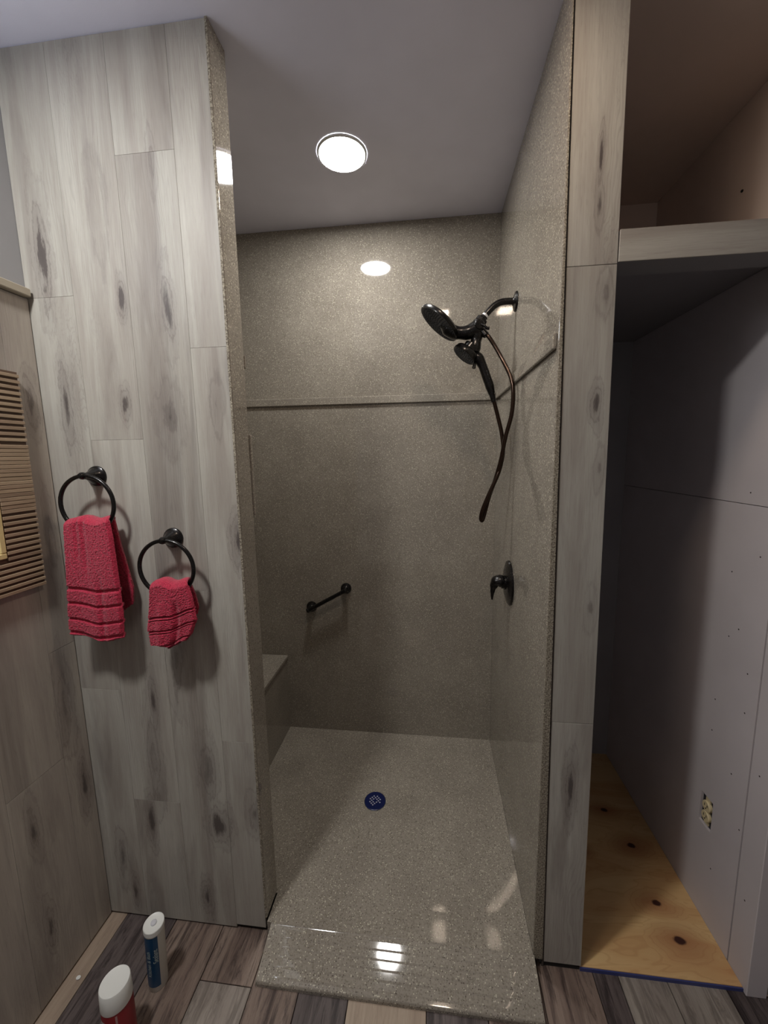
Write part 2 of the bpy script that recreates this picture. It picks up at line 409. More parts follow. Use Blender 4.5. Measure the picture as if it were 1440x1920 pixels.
# divider between shower and closet, its end clad in planks
wall_div = structure('wall_divider', (0.312, 0.400, 0.9675, 1.786, 0.0, H), M_closet)
bx('stone_panel', (XS, 0.3115, YF + 0.001, YB, 0.03, H - 0.001), M_stone, wall_div, f=lambda x, y, z: (x if x < 0.3 else x3(z) - 0.0038, y, z), bev=0.0012)
bx('cut_edge', (XS + 0.001, 0.311, YF - 0.0012, YF + 0.0009, 0.03, H - 0.001), M_edge, wall_div, f=lambda x, y, z: ((x if x < 0.3 else x3(z) - 0.0042), y, z), bev=0.0007)
bx('caulk_joint', (0.313, 0.319, YF + 0.004, 0.967, 0.0, H - 0.001), plain('brown_joint', srgb(74, 66, 60), 0.8), wall_div, f=lambda x, y, z: (x3(z) - (0.0055 if x < 0.315 else 0.0), y, z))
for z0, z1 in ((0.018, 0.7595), (0.7605, 1.8615), (1.8625, H - 0.001)):
    bx('plank', (0.320, 0.421, 0.958, 0.9672, z0, z1), M_oak_c, wall_div, f=lean_col, bev=0.0006)
bx('plinth_gap', (0.320, 0.418, 0.962, 0.967, 0.0, 0.018), M_gap, wall_div)

# closet right wall: drywall sheets with open joints, a cut-out for the outlet
XR = 0.841
wall_right = structure('wall_right', (XR + 0.052, 1.0, 0.956, 1.786, 0.0, H), M_warmpaint)
bx('stud_backing', (XR + 0.012, XR + 0.050, 1.0, 1.785, 0.0, 1.905), M_gap, wall_right)
def sheet(rects):
    bm = bmesh.new()
    for (y0, y1, z0, z1) in rects: box(bm, XR, XR + 0.012, y0, y1, z0, z1)
    bmesh.ops.remove_doubles(bm, verts=bm.verts, dist=0.0001)
    return bm
OY0, OY1, OZ0, OZ1 = 1.126, 1.176, 0.305, 0.403
link('drywall_sheet', sheet([(1.0205, OY0, 0.004, OZ0), (OY0, OY1, 0.004, OZ0), (OY1, 1.785, 0.004, OZ0), (1.0205, OY0, OZ0, OZ1), (OY1, 1.785, OZ0, OZ1),
                             (1.0205, OY0, OZ1, 1.3085), (OY0, OY1, OZ1, 1.3085), (OY1, 1.785, OZ1, 1.3085)]), M_dry, wall_right)
bx('drywall_sheet', (XR, XR + 0.012, 0.953, 1.785, 1.3105, 1.908), M_dry, wall_right)
bx('drywall_sheet', (XR, XR + 0.050, 0.950, 1.0175, 0.0, 1.3085), M_dry, wall_right, bev=0.0015)
bm = bmesh.new()
for (y, z) in ((1.114, 1.311 + 0.03), (1.148, 1.115), (1.104, 0.965), (1.135, 0.93), (1.06, 0.86), (1.075, 0.55), (1.16, 0.72), (1.062, 1.18),
               (0.99, 0.62), (0.988, 0.25), (0.992, 0.95), (1.16, 0.62), (1.03, 0.42), (1.11, 0.2), (1.055, 0.75)):
    lathe(bm, [(0.0022, 0), (0.0022, 0.0004)], (XR + 0.0001, y, z), (-1, 0, 0), n=8)
tag(link('screw_heads', bm, plain('screw_steel', srgb(60, 54, 52), 0.5, 0.5), wall_right), kind='stuff')
# closet: upper wall nail hole
bm = bmesh.new(); lathe(bm, [(0.004, 0), (0.0035, 0.003), (0.0, 0.003)], (XR + 0.0521, 1.327, 2.194), (-1, 0, 0), n=10)
link('nail_head', bm, M_gap, wall_right)
structure('ceiling_closet', (0.4085, 0.8925, 0.962, 1.785, H - 0.010, H - 0.0005), M_warmpaint)
structure('wall_closet_back', (0.4085, 0.8925, 1.777, 1.7855, 1.931, H - 0.0105), M_warmpaint)
# clad wall to the right of the closet, facing the room
wall_fr = structure('wall_front_right', (0.8925, 1.80, YF + 0.007, 1.03, 0.0, H), M_closet)
for i in range(6):
    a = 0.8925 + i * 0.15
    bx('plank', (a, a + 0.149, YF, YF + 0.0069, 0.006, H - 0.002), M_oak, wall_fr, bev=0.0006)
# room behind the camera
structure('wall_rear', (-1.14, 1.9, -1.5, -1.4, 0.0, H), M_light)
structure('wall_far_right', (1.72, 1.9, -1.4, 1.03, 0.0, H), M_light)

# closet plywood floor
def plywood():
    t = NT('pine_plywood'); c = t.coord()
    s1 = t.vscale(c, (2.2, 9.0, 1.0)); wrp = t.noise(s1, 1.0, 3, 0.55, 0.8)
    col = t.mix(t.ramp(wrp, [(0.38, 0.0), (0.66, 1.0)]), srgb(226, 194, 140), srgb(204, 158, 108))
    sx = t.n('ShaderNodeSeparateXYZ'); t.set(sx.inputs[0], c)
    kn = None; halo = None
    for (x, y, r) in ((0.735, 1.052, 0.020), (0.722, 1.148, 0.018), (0.735, 1.335, 0.018), (0.70, 1.476, 0.016), (0.64, 1.60, 0.013), (0.60, 1.72, 0.012), (0.55, 1.30, 0.011)):
        dx = t.math('MULTIPLY', t.math('SUBTRACT', sx.outputs[0], x), 0.62); dy = t.math('SUBTRACT', sx.outputs[1], y)
        d = t.math('SQRT', t.math('ADD', t.math('MULTIPLY', dx, dx), t.math('MULTIPLY', dy, dy)))
        d = t.math('ADD', d, t.math('MULTIPLY', t.math('SUBTRACT', t.noise(c, 60, 2), 0.5), 0.006))
        k = t.math('SUBTRACT', 1.0, t.math('SMOOTH_MIN', t.math('DIVIDE', d, r * 0.6), 1.0, 0.3))
        h = t.math('MAXIMUM', t.math('SUBTRACT', 1.0, t.math('DIVIDE', d, r * 3.2)), 0.0)
        k = t.math('MULTIPLY', k, 1.5); kn = k if kn is None else t.math('MAXIMUM', kn, k); halo = h if halo is None else t.math('MAXIMUM', halo, h)
    col = t.mix(t.math('MULTIPLY', halo, 0.75), col, srgb(158, 96, 62))
    grain = t.noise(t.vscale(c, (14, 150, 1)), 1.0, 3, 0.6)
    ring = t.ramp(t.math('SINE', t.math('MULTIPLY', t.math('ADD', wrp, t.math('MULTIPLY', halo, 0.5)), 60.0)), [(0.7, 0.0), (1.0, 1.0)])
    col = t.mix(t.math('MULTIPLY', ring, 0.22), col, srgb(170, 112, 66))
    col = t.mix(t.math('MULTIPLY', grain, 0.22), col, srgb(176, 128, 82))
    col = t.mix(t.ramp(kn, [(0.05, 0.0), (0.5, 1.0)]), col, srgb(62, 30, 24))
    t.set(t.b.inputs['Base Color'], col); t.b.inputs['Roughness'].default_value = 0.5
    t.bump(grain, 0.15, 0.0005)
    return t.m
ply = empty('plywood_sheet', (0.63, 0.965, 0.0))
tag(ply, 'raw knotty pine plywood sheet laid as the closet floor', 'plywood')
pl = bx('sheet', (0.4195, XR - 0.001, 0.962, 1.785, 0.0, 0.012), plywood(), None)
# keep object coordinates in world space for the knot positions
pl.parent = ply
for v in pl.data.vertices: v.co += pl.location
pl.location = -ply.location
pl.matrix_parent_inverse = Matrix.Identity(4)
bx('blue_edge_film', (0.4195, XR - 0.001, 0.9585, 0.9618, 0.0, 0.010), plain('blue_film', srgb(58, 66, 120), 0.4), ply)

# shelf platform over the closet
shelf = empty('closet_shelf', (0.62, 0.96, 1.865))
tag(shelf, 'wood-fronted shelf platform spanning the closet opening', 'shelf')
bx('fascia_plank', (0.4085, 0.8920, 0.9565, 0.9598, 1.8655, 1.931), M_oak_x, shelf, bev=0.0006)
bx('header', (0.4085, 0.8405, 0.960, 1.032, 1.866, 1.909), M_wall, shelf)
bx('header', (0.4085, 0.8925, 0.960, 1.032, 1.9092, 1.930), M_wall, shelf)
bx('deck', (0.4005, 0.8925, 1.0325, 1.7855, 1.909, 1.930), M_closet, shelf)

def lerp(a, b, t): return a + (b - a) * t
# ------------------------------------------------------------------ shower fittings
pan = empty('shower_pan', (-0.2, 1.36, 0.0))
tag(pan, 'speckled grey composite shower base with ribbed entry ramp', 'shower base')
bm = bmesh.new(); DX, DY = -0.228, 1.400
def panz(x, y):
    ux = (x - DX) / ((XS - DX) if x > DX else (DX + 0.7285)); uy = (y - DY) / ((YB - DY) if y > DY else (DY - 1.03))
    k = min(1.0, (abs(ux) ** 6 + abs(uy) ** 6) ** (1 / 6)); rim = lerp(0.0465, 0.0440, max(0.0, min(1.0, (y - 0.95) / 0.08))) if y < 1.03 else lerp(0.0440, 0.055, max(0.0, min(1.0, (y - 1.03) / 0.40)))
    if y < 1.0301 and -0.50 < x: return rim
    if y > 1.03: rim = lerp(0.0440, rim, max(0.0, (max(abs(ux), uy) if uy > 0 else abs(ux)) ** 7))
    return lerp(0.0375, rim, k)
nx, ny = 60, 60
def pan_patch(xa, xb, ya, yb, nx, ny):
    G = [[bm.verts.new((lerp(xa, xb, i / nx), lerp(ya, yb, j / ny), panz(lerp(xa, xb, i / nx), lerp(ya, yb, j / ny)))) for j in range(ny + 1)] for i in range(nx + 1)]
    for A, B in zip(G, G[1:]):
        for j in range(ny): bm.faces.new((A[j], B[j], B[j + 1], A[j + 1]))
    for row in (G[0], G[-1], [g[0] for g in G], [g[-1] for g in G]):
        lo = [bm.verts.new((v.co.x, v.co.y, 0.0)) for v in row]
        for i in range(len(row) - 1): bm.faces.new((row[i], row[i + 1], lo[i + 1], lo[i]))
pan_patch(-0.7285, XS - 0.0005, 1.0305, YB - 0.0005, 80, 60)
pan_patch(-0.4960, XS - 0.0005, 0.9502, 1.0305, 60, 8)
link('basin', bm, M_stone, pan, smooth=50)
# ramp, corrugated across the slope
bm = bmesh.new()
prof = []
N = 150
for i in range(N + 1):
    s = i / N; y = 0.950 - s * 0.116
    z = 0.0475 - 0.0335 * s
    if s < 0.035: z += 0.0010 * sin(pi * s / 0.035)
    rib = 0.0
    if 0.10 < s < 0.90:      # five treads, each a shade flatter than the ramp, with a short riser
        q = ((s - 0.10) / 0.16) % 1.0
        rib = 0.0014 * (q / 0.8 - 0.5) if q < 0.8 else 0.0014 * (0.5 - (q - 0.8) / 0.2)
    if s > 0.965: z -= 0.005 * ((s - 0.965) / 0.035) ** 2
    prof.append((y, z, rib))
xs_ = [-0.482, -0.462, -0.44, -0.425, -0.415, -0.40, -0.3, -0.1, 0.1, 0.21, 0.225, 0.235, 0.25, 0.27, 0.2905]
amp = [0, 0, 0, 0.3, 0.8, 1, 1, 1, 1, 1, 0.8, 0.3, 0, 0, 0]
g = [[bm.verts.new((x, y, z + r * a)) for (y, z, r) in prof] for x, a in zip(xs_, amp)]
for A, B in zip(g, g[1:]):
    for i in range(N): bm.faces.new((A[i], B[i], B[i + 1], A[i + 1]))
def skirt(row):
    lo = [bm.verts.new((v.co.x, v.co.y, 0.0)) for v in row]
    for i in range(len(row) - 1): bm.faces.new((row[i], row[i + 1], lo[i + 1], lo[i]))
skirt(g[0]); skirt(g[-1]); skirt([r[-1] for r in g]); skirt([r[0] for r in g])
bmesh.ops.remove_doubles(bm, verts=bm.verts, dist=1e-5)
link('ramp', bm, M_stone, pan, smooth=7)
# drain
M_blue = plain('blue_drain_film', srgb(14, 26, 74), 0.25, 0.1, 0.6)
bm = bmesh.new(); lathe(bm, [(0.0430, 0), (0.0430, 0.0018), (0.041, 0.0030), (0.031, 0.0026), (0.0, 0.0026)], (-0.228, 1.400, 0.0380), (0, 0, 1))
dr = link('drain_cover', bm, M_blue, pan, smooth=30); dr['label'] = 'round drain cover under dark blue film'
bm = bmesh.new(); lathe(bm, [(0.0448, 0), (0.0448, 0.001), (0.0430, 0.001)], (-0.228, 1.400, 0.0379), (0, 0, 1), cap=False)
link('drain_rim', bm, plain('drain_steel', srgb(130, 130, 132), 0.3, 0.8), pan)
bm = bmesh.new()
for i in range(-2, 3):
    for j in range(-2, 3):
        if i * i + j * j > 5.5: continue
        cx, cy = -0.228 + (i + j) * 0.0068, 1.400 + (i - j) * 0.0068
        if random.random() < 0.85: lathe(bm, [(0.0034, 0), (0.0034, 0.0006)], (cx, cy, 0.0405), (0, 0, 1), n=4)
tag(link('drain_holes', bm, plain('grate_slots', srgb(170, 168, 178), 0.4), dr), kind='stuff')

# bench
bench = empty('shower_bench', (-0.89, 1.40, 0.055))
tag(bench, 'speckled composite bench at the left end of the shower', 'bench')
bx('bench_front', (-1.059, -0.7290, 1.0305, YB - 0.0005, 0.0, 0.438), M_stone, bench)
bx('bench_seat', (-1.059, -0.7215, 1.0305, YB - 0.0005, 0.438, 0.4530), M_stone, bench, bev=0.002, seg=2)

# horizontal trim strips
t2 = structure('trim_2', (-1.059, XS - 0.0115, YB - 0.0100, YB - 0.0002, 1.6860, 1.7200), M_stone, bev=0.003, seg=2)
t3 = structure('trim_3', (XS - 0.0100, XS - 0.0002, 0.966, YB - 0.0002, 1.6905, 1.7265), M_stone, bev=0.003, seg=2)
t4 = structure('trim_4', (-0.60, -0.4985, 1.0305, 1.0375, 1.6905, 1.7265), M_stone, bev=0.002)
plate = bx('stone_ledge', (-0.60, -0.4960, 1.0308, 1.0430, 1.290, 1.515), M_stone, bev=0.003, seg=2)
tag(plate, 'thin speckled ledge peeking past the left jamb below the band', 'ledge')

# grab bar
gb = empty('grab_bar', (-0.498, YB, 0.765))
tag(gb, 'short slanted black grab bar on the shower back wall', 'grab bar')
for p in ((-0.586, 0.716), (-0.410, 0.814)):
    bm = bmesh.new(); lathe(bm, [(0.0265, 0), (0.0265, 0.004), (0.024, 0.010), (0.016, 0.014), (0.012, 0.018), (0.0115, 0.034)], (p[0], YB - 0.0002, p[1]), (0, -1, 0))
    link('flange', bm, M_bronze, gb, smooth=30)
bm = bmesh.new()
a = Vector((-0.586, YB - 0.042, 0.716)); b = Vector((-0.410, YB - 0.042, 0.814)); u = (b - a).normalized()
tube(bm, [a - u * 0.014, a - u * 0.011, a - u * 0.004, a + u * 0.02, b - u * 0.02, b + u * 0.004, b + u * 0.011, b + u * 0.014], [0.006, 0.0115, 0.0125, 0.0095, 0.0095, 0.0125, 0.0115, 0.006], n=24)
link('bar', bm, M_bronze, gb, smooth=60)

# mixer valve
VC = Vector((XS - 0.0002, 1.415, 0.980))
valve = empty('shower_valve', VC)
tag(valve, 'black round valve plate with curved lever on right shower wall', 'valve')
bm = bmesh.new(); lathe(bm, [(0.082, 0), (0.082, 0.003), (0.079, 0.007), (0.066, 0.011), (0.055, 0.0145), (0.040, 0.0165), (0.0, 0.017)], VC, (-1, 0, 0), n=64)
link('escutcheon', bm, M_bronze, valve, smooth=30)
bm = bmesh.new(); lathe(bm, [(0.026, 0.015), (0.026, 0.020), (0.022, 0.021), (0.022, 0.030), (0.0, 0.031)], VC, (-1, 0, 0))
link('sleeve', bm, M_bronze, valve, smooth=30)
bm = bmesh.new()
tube(bm, [VC + Vector(v) for v in ((-0.024, 0, 0.004), (-0.034, 0, 0.006), (-0.046, 0, 0.004), (-0.055, 0, -0.010), (-0.0595, 0, -0.030), (-0.061, 0, -0.050), (-0.061, 0, -0.066))],
     [0.021, 0.0225, 0.0205, 0.015, 0.009, 0.0055, 0.0035], n=28, flat=((0, 1, 0), 1.15))
link('lever', bm, M_bronze, valve, smooth=60)

# shower head assembly on its arm
sh = empty('dual_shower', (XS, 1.433, 1.966))
tag(sh, 'black dual shower head with handheld and hose on right shower wall', 'shower head')
YS = 1.430
bm = bmesh.new(); lathe(bm, [(0.032, 0), (0.032, 0.002), (0.029, 0.006), (0.014, 0.010), (0.0115, 0.013)], (XS - 0.0002, YS, 1.966), (-1, 0, 0))
link('wall_flange', bm, M_bronze, sh, smooth=30)
bm = bmesh.new(); tube(bm, [(XS - 0.004, YS, 1.966), (0.262, YS, 1.968), (0.238, YS, 1.966), (0.218, YS, 1.957), (0.200, YS, 1.941), (0.184, YS, 1.923)], 0.0108, n=20)
link('shower_arm', bm, M_bronze, sh, smooth=60)
dirn = Vector((-0.66, 0, -0.75)).normalized()
p0 = Vector((0.1885, YS, 1.9275))
bm = bmesh.new(); lathe(bm, [(0.0112, 0), (0.0118, 0.001), (0.0118, 0.006), (0.0112, 0.007)], p0, dirn, n=24)
tp = link('thread_tape', bm, M_tape, sh, smooth=30); tp['label'] = 'white thread tape wrapped round the arm end'
bm = bmesh.new()
lathe(bm, [(0.0125, 0.007), (0.013, 0.013), (0.019, 0.016), (0.0205, 0.019), (0.0205, 0.030), (0.0185, 0.033), (0.0, 0.034)], p0, dirn, n=10)
link('swivel_nut', bm, M_bronze, sh)
bm = bmesh.new(); lathe(bm, [(0.016, 0.0), (0.021, 0.004), (0.0215, 0.012), (0.017, 0.016), (0, 0.017)], p0 + dirn * 0.031, dirn, n=24)
link('ball_socket', bm, M_bronze, sh, smooth=40)
# manifold body: neck to the large head and stem to the dock
B0 = Vector((0.158, YS - 0.002, 1.884))
bm = bmesh.new()
tube(bm, [B0 + Vector((0.014, 0, 0.010)), B0, B0 + Vector((-0.030, 0, -0.012)), B0 + Vector((-0.056, 0, -0.012)), (0.080, YS, 1.876), (0.060, YS, 1.888), (0.042, YS, 1.903)],
     [0.018, 0.027, 0.024, 0.021, 0.023, 0.024, 0.014], n=28, flat=((0, 1, 0), 1.1))
tube(bm, [B0, B0 + Vector((0.002, 0, -0.020)), (0.157, YS, 1.846), (0.152, YS, 1.822), (0.150, YS, 1.806)], [0.024, 0.021, 0.0185, 0.0215, 0.019], n=24)
link('manifold', bm, M_bronze, sh, smooth=60)
# large head
nrm = Vector((-0.652, -0.07, -0.755)).normalized()
c1 = Vector((0.0265, YS, 1.9045))
bm = bmesh.new()
lathe(bm, [(0.0765, 0.000), (0.0800, 0.0005), (0.0815, -0.004), (0.0805, -0.011), (0.074, -0.017), (0.055, -0.022), (0.030, -0.027), (0.0, -0.028)], c1, nrm, n=64, cap=False)
link('head_shell', bm, M_bronze, sh, smooth=35)
bm = bmesh.new(); lathe(bm, [(0.0765, 0.0), (0.073, -0.0015), (0.0, -0.0008)], c1, nrm, n=64, cap=False)
face1 = link('spray_face', bm, plain('dark_spray_face', srgb(58, 59, 64), 0.6), sh, smooth=30)
M_noz = plain('rubber_nozzle', srgb(20, 20, 22), 0.6)
def nozzles(c, n_, rr, parent, size):
    a, b_, d = frame_of(n_); bm = bmesh.new()
    for r in rr:
        k = max(1, int(2 * pi * r / 0.0095))
        for i in range(k):
            t = 2 * pi * i / k + r * 50
            lathe(bm, [(size, -0.001), (size * 0.7, 0.0022), (0, 0.0024)], c + (a * cos(t) + b_ * sin(t)) * r, d, n=6)
    tag(link('nozzles', bm, M_noz, parent), kind='stuff')
nozzles(c1, nrm, [0.008, 0.018, 0.028, 0.038, 0.048, 0.058, 0.068], face1, 0.0022)
# diverter knob facing the room
bm = bmesh.new(); lathe(bm, [(0.0175, 0.0), (0.0175, 0.010), (0.0145, 0.014), (0.0, 0.015)], (0.163, YS - 0.018, 1.889), (0.1, -1, 0.0))
link('diverter_knob', bm, M_bronze, sh, smooth=30)
bm = bmesh.new(); tube(bm, [(0.168, YS - 0.030, 1.890), (0.180, YS - 0.034, 1.882), (0.188, YS - 0.034, 1.874), (0.196, YS - 0.034, 1.873)], [0.004, 0.0042, 0.005, 0.0055], n=12)
link('diverter_lever', bm, M_bronze, sh, smooth=60)
# hose outlet
bm = bmesh.new(); lathe(bm, [(0.009, 0), (0.0115, 0.004), (0.0115, 0.030), (0.009, 0.034)], (0.170, YS - 0.008, 1.880), Vector((0.036, -0.012, -0.046)), n=20)
link('hose_outlet', bm, M_bronze, sh, smooth=30)
# dock and handheld
bm = bmesh.new(); n2 = Vector((-0.62, -0.12, -0.77)).normalized()
c2 = Vector((0.1145, YS - 0.004, 1.7935))
lathe(bm, [(0.0260, 0.020), (0.0260, 0.044), (0.021, 0.047), (0.0, 0.048)], c2, -n2, n=32)
link('dock', bm, M_bronze, sh, smooth=30)
bm = bmesh.new()
lathe(bm, [(0.0425, 0.0), (0.0455, -0.001), (0.0460, -0.006), (0.0440, -0.017), (0.0400, -0.022), (0.026, -0.027), (0.0, -0.028)], c2, n2, n=48, cap=False)
tube(bm, [(0.142, YS - 0.004, 1.792), (0.163, YS - 0.004, 1.785), (0.180, YS - 0.004, 1.757), (0.193, YS - 0.004, 1.722), (0.205, YS - 0.004, 1.690), (0.213, YS - 0.004, 1.662)],
     [0.013, 0.0195, 0.0150, 0.0150, 0.0150, 0.0115], n=24)
tube(bm, [(0.212, YS - 0.004, 1.664), (0.2165, YS - 0.004, 1.650), (0.220, YS - 0.004, 1.634)], [0.0095, 0.0095, 0.0080], n=16)
hh = link('handheld', bm, M_bronze, sh, smooth=50)
bm = bmesh.new(); lathe(bm, [(0.0425, 0.0), (0.040, -0.0012), (0.0, -0.0008)], c2, n2, n=40, cap=False)
f2 = link('spray_face', bm, plain('dark_spray_face', srgb(48, 48, 52), 0.35), hh, smooth=30)
bm = bmesh.new(); a, b_, dd = frame_of(n2)
for r in (0.008, 0.015, 0.022, 0.029, 0.036):
    k = max(1, int(2 * pi * r / 0.008))
    for i in range(k): lathe(bm, [(0.0018, -0.001), (0.0012, 0.0018), (0, 0.002)], c2 + (a * cos(6.283 * i / k) + b_ * sin(6.283 * i / k)) * r, n2, n=6)
o = link('nozzle_ring', bm, M_noz, sh); tag(o, kind='stuff')
bm = bmesh.new(); tube(bm, [(0.152, YS - 0.012, 1.768), (0.150, YS - 0.016, 1.758), (0.148, YS - 0.018, 1.749)], [0.004, 0.0055, 0.0065], n=12)
link('spray_selector', bm, M_bronze, sh, smooth=60)
# hose
hose = [(0.220, 1.426, 1.640), (0.2335, 1.424, 1.590), (0.2480, 1.415, 1.525), (0.2530, 1.405, 1.465), (0.2440, 1.395, 1.412), (0.2310, 1.390, 1.372), (0.2050, 1.392, 1.310),
        (0.1850, 1.398, 1.255), (0.1800, 1.404, 1.222), (0.1870, 1.412, 1.214), (0.1960, 1.412, 1.245), (0.2080, 1.405, 1.300), (0.2260, 1.398, 1.360), (0.2420, 1.385, 1.430),
        (0.2540, 1.372, 1.510), (0.2700, 1.362, 1.585), (0.2730, 1.360, 1.655), (0.2660, 1.370, 1.705), (0.2430, 1.392, 1.765), (0.2200, 1.405, 1.812), (0.2000, 1.412, 1.846), (0.1880, 1.417, 1.862)]
bm = bmesh.new(); tube(bm, hose, 0.0068, n=18, k=14)
hs = link('hose', bm, M_hose, sh, smooth=60); hs['label'] = 'glossy brown-black metal hose looping down'

# ------------------------------------------------------------------ ceiling lamps
def can_light(x, y, r, label, M_led):
    L = empty('ceiling_light', (x, y, H)); tag(L, label, 'ceiling light', 'round LED ceiling lights')
    bm = bmesh.new(); lathe(bm, [(r + 0.007, 0.0002), (r + 0.006, 0.004), (r, 0.006), (r, 0.0035)], (x, y, H), (0, 0, -1), n=64, cap=False)
    link('trim_ring', bm, M_trimw, L, smooth=30)
    bm = bmesh.new(); lathe(bm, [(r, 0.0035), (0.0, 0.0035)], (x, y, H), (0, 0, -1), n=64, cap=False)
    link('led_panel', bm, M_led, L)
    return L
can_light(-0.291, 1.385, 0.0755, 'round white LED light in the ceiling above the shower', M_led_s)
can_light(-0.785, 0.21, 0.0755, 'round white LED light in the ceiling above the vanity side', M_led)
vb = empty('ceiling_fill_lamp', (XV, 0.45, 2.03)); tag(vb, 'added unseen bar lamp with three globes above the mirror, brightening the ceiling', 'fill lamp')  # unseen lamp, added to lift the ceiling's brightness at the left
bx('back_plate', (XV, XV + 0.02, 0.22, 0.62, 2.01, 2.07), M_bronze, vb, bev=0.003)
for yy in (0.28, 0.42, 0.56):
    bm = bmesh.new(); tube(bm, [(XV + 0.018, yy, 2.04), (XV + 0.05, yy, 2.04), (XV + 0.075, yy, 2.055)], 0.008, n=12)
    link('arm', bm, M_bronze, vb, smooth=60)
    bm = bmesh.new(); lathe(bm, [(0.0, 0.0), (0.026, 0.003), (0.040, 0.018), (0.046, 0.040), (0.041, 0.062), (0.027, 0.078), (0.0, 0.084)], (XV + 0.080, yy, 2.05), (0, 0, 1), n=32, cap=False)
    link('globe', bm, M_fill_globe, vb, smooth=60)
vl = empty('vent_light', (0.07, 0.71, H)); tag(vl, 'small rectangular warm ceiling light in front of the shower', 'ceiling light')
bx('housing', (0.012, 0.128, 0.602, 0.758, H - 0.012, H - 0.0002), M_trimw, vl, bev=0.002)
bx('lens', (0.022, 0.118, 0.615, 0.745, H - 0.0150, H - 0.0121), M_warm, vl)

# ------------------------------------------------------------------ towel rings and towels
def towel_ring(x, z, label, turn):
    R = 0.0735
    t = empty('towel_ring', (x, YF, z)); tag(t, label, 'towel ring', 'towel rings on the planked partition')
    bm = bmesh.new()
    lathe(bm, [(0.0275, 0), (0.0275, 0.003), (0.0262, 0.006), (0.022, 0.009), (0.0205, 0.0115), (0.0195, 0.0125), (0.0135, 0.026), (0.0085, 0.038), (0.0080, 0.043)], (x, YF - 0.0002, z), (0.06, -1, 0.05), n=40)
    link('mount', bm, M_bronze, t, smooth=28)
    bm = bmesh.new(); c = Vector((x + 0.004, YF - 0.0500, z + 0.003))
    lathe(bm, [(0.0, -0.0095), (0.0055, -0.0085), (0.0092, -0.004), (0.0098, 0.0), (0.0092, 0.004), (0.0065, 0.0085), (0.0050, 0.0088), (0.0045, 0.0105), (0.0, 0.0108)], c, (0, -1, 0), n=28)
    link('finial', bm, M_bronze, t, smooth=30)
    bm = bmesh.new(); cc = c + Vector((0.004, 0.0, -R)); pts = []
    for i in range(72):
        a = 2 * pi * i / 72
        v = Vector((R * sin(a) * cos(turn), R * sin(a) * sin(turn), R * cos(a)))
        pts.append(cc + v)
    tube(bm, pts, 0.0052, n=14, closed=True)
    link('ring', bm, M_bronze, t, smooth=60)
    return cc
cA = towel_ring(-0.901, 1.408, 'upper left black towel ring holding the long red towel', 0.04)
cB = towel_ring(-0.694, 1.239, 'lower right black towel ring holding the small red washcloth', 0.04)

def terry():
    t = NT('red_terry'); c = t.coord()
    n1 = t.noise(c, 520, 3, 0.7); n2 = t.noise(c, 190, 3, 0.6)
    col = t.mix(t.ramp(n1, [(0.38, 0.0), (0.62, 1.0)]), srgb(138, 24, 46), srgb(212, 60, 90))
    col = t.mix(t.math('MULTIPLY', t.ramp(n2, [(0.4, 0.0), (0.65, 1.0)]), 0.4), col, srgb(184, 44, 70))
    t.set(t.b.inputs['Base Color'], col); t.b.inputs['Roughness'].default_value = 0.95
    t.b.inputs['Sheen Weight'].default_value = 0.25; t.b.inputs['Sheen Roughness'].default_value = 0.5
    t.b.inputs['Specular IOR Level'].default_value = 0.1
    t.bump(t.math('ADD', n1, n2), 0.8, 0.003)
    return t.m
M_terry = terry()
M_band = plain('red_woven_band', srgb(170, 30, 56), 0.85, 0, 0.15)

def interp(tab, s):
    for (s0, v0), (s1, v1) in zip(tab, tab[1:]):
        if s <= s1: return lerp(v0, v1, max(0, (s - s0) / (s1 - s0)))
    return tab[-1][1]
def smooth(a, b, x): t = max(0, min(1, (x - a) / (b - a))); return t * t * (3 - 2 * t)

